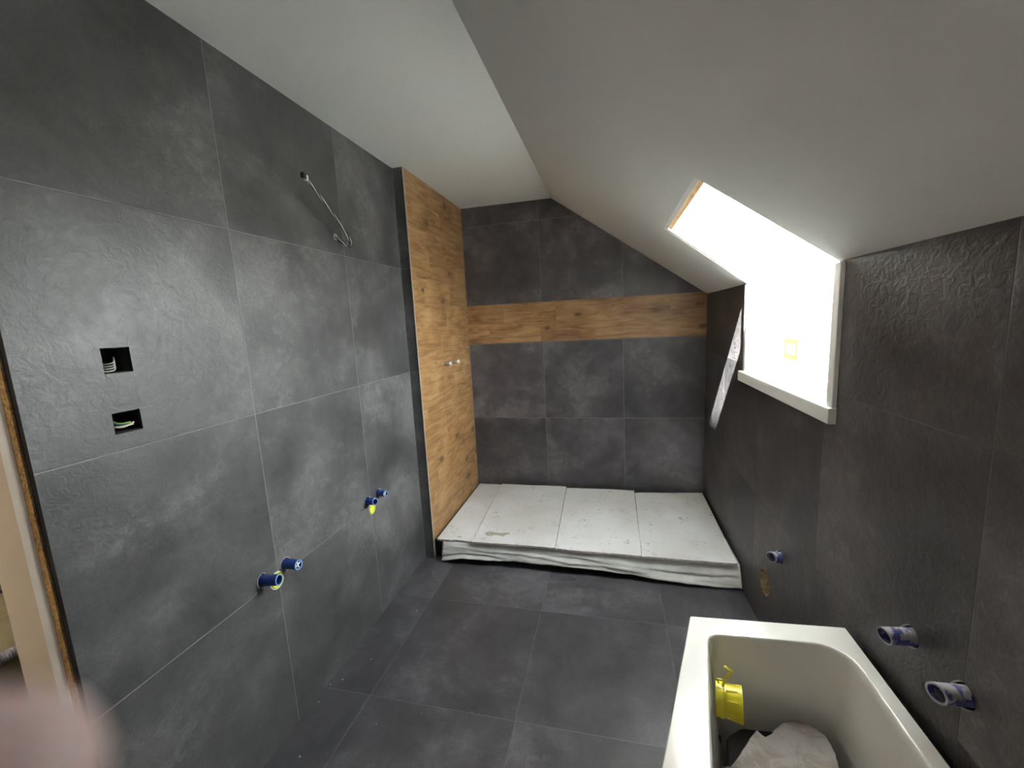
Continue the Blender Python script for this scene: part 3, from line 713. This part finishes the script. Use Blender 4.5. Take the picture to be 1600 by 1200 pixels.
def shrink(loop, k): return [(cx+(p[0]-cx)*k, cyy+(p[1]-cyy)*k) for p in loop]
base_l = [tuple(p) for p in inset(inner, sg*0.050)]
ring(shrink(base_l, 0.93), 0.155); ring(shrink(base_l, 0.80), 0.142); ring(shrink(base_l, 0.4), 0.138)
for a, b in zip(rings, rings[1:]):
    n = len(a)
    for i in range(n): bm.faces.new((a[i], a[(i+1) % n], b[(i+1) % n], b[i]))
bm.faces.new(rings[-1]); bm.faces.new(rings[0][::-1])
o = child(mesh_obj('tub_shell', bm, M['tub']), t); auto_smooth(o, 50)
wn_ = o.modifiers.new('wn', 'WEIGHTED_NORMAL'); wn_.keep_sharp = True; wn_.weight = 80
# plain apron below the rim
ap = inset(outer, sg*0.014); ap2 = inset(outer, sg*0.024)
bm = bmesh.new(); q = [[bm.verts.new((p[0], p[1], z)) for p in l] for l, z in ((ap, 0.0), (ap, 0.506), (ap2, 0.506), (ap2, 0.0))]
for a, b in zip(q, q[1:]+q[:1]):
    for i in range(len(a)): bm.faces.new((a[i], a[(i+1) % len(a)], b[(i+1) % len(a)], b[i]))
o = child(mesh_obj('apron', bm, M['tub']), t); auto_smooth(o)
for p in o.data.polygons: pass
# yellow overflow cap on the left inner wall
oc = tag(empty('overflow_cap', (1.40, 1.0, 0.47)), 'yellow plastic overflow protection cap on the inner left side of the bathtub', 'cap')
ax = Vector((0.965, -0.20, 0.04)).normalized(); org = Vector((1.4265, 1.018, 0.480))
capb = o = child(mesh_obj('cap_body', lathe_bm(org-ax*0.004, ax, [(0, 0), (0, 0.039), (0.018, 0.039), (0.019, 0.036), (0.024, 0.035), (0.056, 0.041), (0.060, 0.041), (0.060, 0.037), (0.030, 0.032), (0.030, 0)], 40), M['yellow']), oc); auto_smooth(o)
n_ = Vector((0, 0, 1)); s_ = ax.cross(n_).normalized(); n_ = s_.cross(ax).normalized()
bm = bmesh.new()
for k in range(10):
    an = 2*math.pi*k/10+0.2; d = n_*math.cos(an)+s_*math.sin(an)
    tube_bm([org+ax*0.020+d*0.0365, org+ax*0.045+d*0.0398], 0.0016, 6, bm)
sub(mesh_obj('cap_rib', bm, M['yellow']), capb)
tb = spline([org+ax*0.012+n_*0.037, org+ax*0.020+n_*0.058-s_*0.004, org+ax*0.034+n_*0.084-s_*0.006], 6)
bm = tube_bm(tb, 0.0032, 8); tube_bm([tb[-1]-(ax*0.0+n_*0.006), tb[-1]-ax*0.016+n_*0.006-s_*0.002], 0.0030, 8, bm)
child(mesh_obj('cap_tab', bm, M['yellow'], smooth=True), oc)
tube = tube_bm(spline([org+ax*0.004+n_*0.046, org-ax*0.000+n_*0.056, org+ax*0.014+n_*0.056], 5), 0.0022, 8)
child(mesh_obj('cap_hook', tube, M['yellow'], smooth=True), oc)
# stained board fragment lying in the tub
OUT = [(1.35, 0.30), (1.385, 0.62), (1.413, 0.860), (1.425, 0.957), (1.446, 0.959), (1.490, 1.010), (1.534, 1.063), (1.543, 1.052), (1.550, 1.048), (1.560, 1.055), (1.582, 1.074), (1.605, 1.094), (1.630, 1.105),
       (1.655, 1.111), (1.675, 1.110), (1.689, 1.103), (1.703, 1.086), (1.704, 1.043), (1.694, 0.995), (1.690, 0.90), (1.685, 0.60), (1.66, 0.30)]
fine = []
for i in range(len(OUT)):
    a, b = Vector(OUT[i]), Vector(OUT[(i+1) % len(OUT)]); m = max(1, int((b-a).length/0.008))
    for k in range(m):
        p = a.lerp(b, k/m); w = 0.003 if i >= 9 and i < 18 else 0.0006
        fine.append((p.x+w*noise.noise(Vector((p.x*90, p.y*90, 0))), p.y+w*noise.noise(Vector((p.x*90, p.y*90, 5)))))
def top_z(x, y): return 0.352+0.010*math.sin((x-1.40)*9)+0.006*noise.noise(Vector((x*12, y*12, 1)))
def stacked(loop, c0, LV, zf):
    bm = bmesh.new(); lv = []
    for k, dz in LV:
        pts = [(c0[0]+(x-c0[0])*k, c0[1]+(y-c0[1])*k) for x, y in loop]
        lv.append([bm.verts.new((x, y, zf(x, y)+dz)) for x, y in pts])
    for a, b in zip(lv, lv[1:]):
        for i in range(len(a)): bm.faces.new((a[i], a[(i+1) % len(a)], b[(i+1) % len(b)], b[i]))
    bm.faces.new(lv[-1]); bm.faces.new(lv[0][::-1]); return bm
C0 = (1.57, 0.66)
bm = stacked(fine, C0, [(0.25, -0.014), (0.55, -0.014), (0.8, -0.014), (1.0, -0.014), (1.0, -0.003), (0.992, 0.0), (0.80, 0.0), (0.55, 0.0), (0.25, 0.0)], top_z)
o = mesh_obj('torn_board', bm, [M['card'], M['card_edge']], smooth=False)
for p in o.data.polygons: p.material_index = 0 if p.normal.z > 0.6 else 1
tag(o, 'stained greyish torn board lying across the dark lump inside the bathtub', 'board')
# near-black crumpled form under the board, nature unknown
LUMP = round_poly([(1.462, 1.085), (1.51, 1.112), (1.62, 1.120), (1.695, 1.110), (1.708, 1.03), (1.700, 0.30), (1.33, 0.30), (1.41, 0.80)], [0.03, 0.08, 0.06, 0.03, 0.06, 0.05, 0.05, 0.3], 7)
def lump_z(x, y): return 0.0
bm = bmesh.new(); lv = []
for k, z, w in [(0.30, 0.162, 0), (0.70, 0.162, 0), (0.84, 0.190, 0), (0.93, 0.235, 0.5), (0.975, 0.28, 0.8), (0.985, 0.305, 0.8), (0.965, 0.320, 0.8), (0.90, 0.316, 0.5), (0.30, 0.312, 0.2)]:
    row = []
    for x, y in LUMP:
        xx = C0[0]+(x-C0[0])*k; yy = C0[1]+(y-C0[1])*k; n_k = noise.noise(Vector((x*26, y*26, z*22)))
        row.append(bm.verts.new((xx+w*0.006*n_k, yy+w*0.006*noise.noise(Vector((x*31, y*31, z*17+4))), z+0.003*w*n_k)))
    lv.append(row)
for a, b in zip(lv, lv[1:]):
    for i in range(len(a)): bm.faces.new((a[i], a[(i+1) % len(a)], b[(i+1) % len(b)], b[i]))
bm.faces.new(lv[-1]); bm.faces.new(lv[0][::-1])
tag(mesh_obj('dark_lump', bm, M['bag'], smooth=True), 'dark brown crumpled lump under the torn board inside the bathtub', 'bag')

# ------------------------------------------------------------ plaster crumbs on the floor
bm = bmesh.new()
for x, y in [(0.055, 2.13), (0.17, 1.63), (0.10, 1.02), (0.30, 1.18), (0.45, 1.25), (0.64, 1.29), (0.05, 1.33), (0.17, 1.78), (0.82, 2.20), (0.02, 1.22), (0.013, 1.30), (0.11, 1.45)]:
    s_ = random.uniform(0.0012, 0.003)
    b2 = bmesh.new(); bmesh.ops.create_icosphere(b2, subdivisions=1, radius=s_)
    for v in b2.verts: v.co = Vector((v.co.x*random.uniform(0.7, 1.6)+x, v.co.y*random.uniform(0.7, 1.6)+y, v.co.z*0.6+s_*0.55))
    me = bpy.data.meshes.new('t'); b2.to_mesh(me); b2.free(); bm.from_mesh(me); bpy.data.meshes.remove(me)
tag(mesh_obj('plaster_crumbs', bm, M['crumb']), 'tiny white plaster crumbs scattered on the dark floor tiles', 'debris', kind='stuff')

# ------------------------------------------------------------ left hand of the person taking the photo
def HP(a, b, c): return CAM+RT*a+UP*b+FW*c
FING = {
 'index': ([(-0.100, -0.092, -0.030), (-0.082, -0.068, 0.002), (-0.061, -0.048, 0.020), (-0.0385, -0.0300, 0.0290)], [0.0105, 0.0095, 0.0085, 0.0072]),
 'middle': ([(-0.104, -0.108, -0.022), (-0.090, -0.092, 0.022), (-0.064, -0.080, 0.034), (-0.042, -0.070, 0.022)], [0.0105, 0.0095, 0.0085, 0.0072]),
 'ring': ([(-0.104, -0.126, -0.018), (-0.090, -0.118, 0.022), (-0.066, -0.108, 0.032), (-0.046, -0.100, 0.018)], [0.0100, 0.0090, 0.0082, 0.0070]),
 'little': ([(-0.100, -0.143, -0.018), (-0.088, -0.140, 0.014), (-0.070, -0.134, 0.022), (-0.054, -0.128, 0.012)], [0.0090, 0.0080, 0.0072, 0.0062]),
 'thumb': ([(-0.088, -0.120, -0.070), (-0.066, -0.098, -0.064), (-0.048, -0.080, -0.052), (-0.034, -0.068, -0.040)], [0.0130, 0.0110, 0.0100, 0.0080]),
}
bm = bmesh.new()
def blob(p, r):
    b2 = bmesh.new(); bmesh.ops.create_uvsphere(b2, u_segments=20, v_segments=12, radius=r)
    for v in b2.verts: v.co += p
    me = bpy.data.meshes.new('t'); b2.to_mesh(me); b2.free(); bm.from_mesh(me); bpy.data.meshes.remove(me)
for nm, (ch, rr) in FING.items():
    P = [HP(*c) for c in ch]
    for i in range(len(P)-1):
        for k in range(13):
            f = k/12; blob(P[i].lerp(P[i+1], f), rr[i]*(1-f)+rr[i+1]*f+(0.0005 if k in (0, 12) else 0))
wrist = HP(-0.122, -0.165, -0.105)
for nm in ('index', 'middle', 'ring', 'little'):
    a = HP(*FING[nm][0][0])
    for k in range(15): f = k/14; blob(a.lerp(wrist, f), 0.0118*(1-f)+0.021*f)
a = HP(*FING['thumb'][0][0])
for k in range(9): f = k/8; blob(a.lerp(wrist, f), 0.0145*(1-f)+0.020*f)
elbow = HP(-0.20, -0.36, -0.26)
for k in range(40): f = k/39; blob(wrist.lerp(elbow, f), 0.0215*(1-f)+0.038*f)
hand = mesh_obj('hand', bm, M['skin'])
md = hand.modifiers.new('r', 'REMESH'); md.mode = 'VOXEL'; md.voxel_size = 0.0016; md.use_smooth_shade = True
md = hand.modifiers.new('s', 'SMOOTH'); md.iterations = 4
tag(hand, 'blurred pink fingertip of the left hand in the lower left corner of the photo', 'hand')
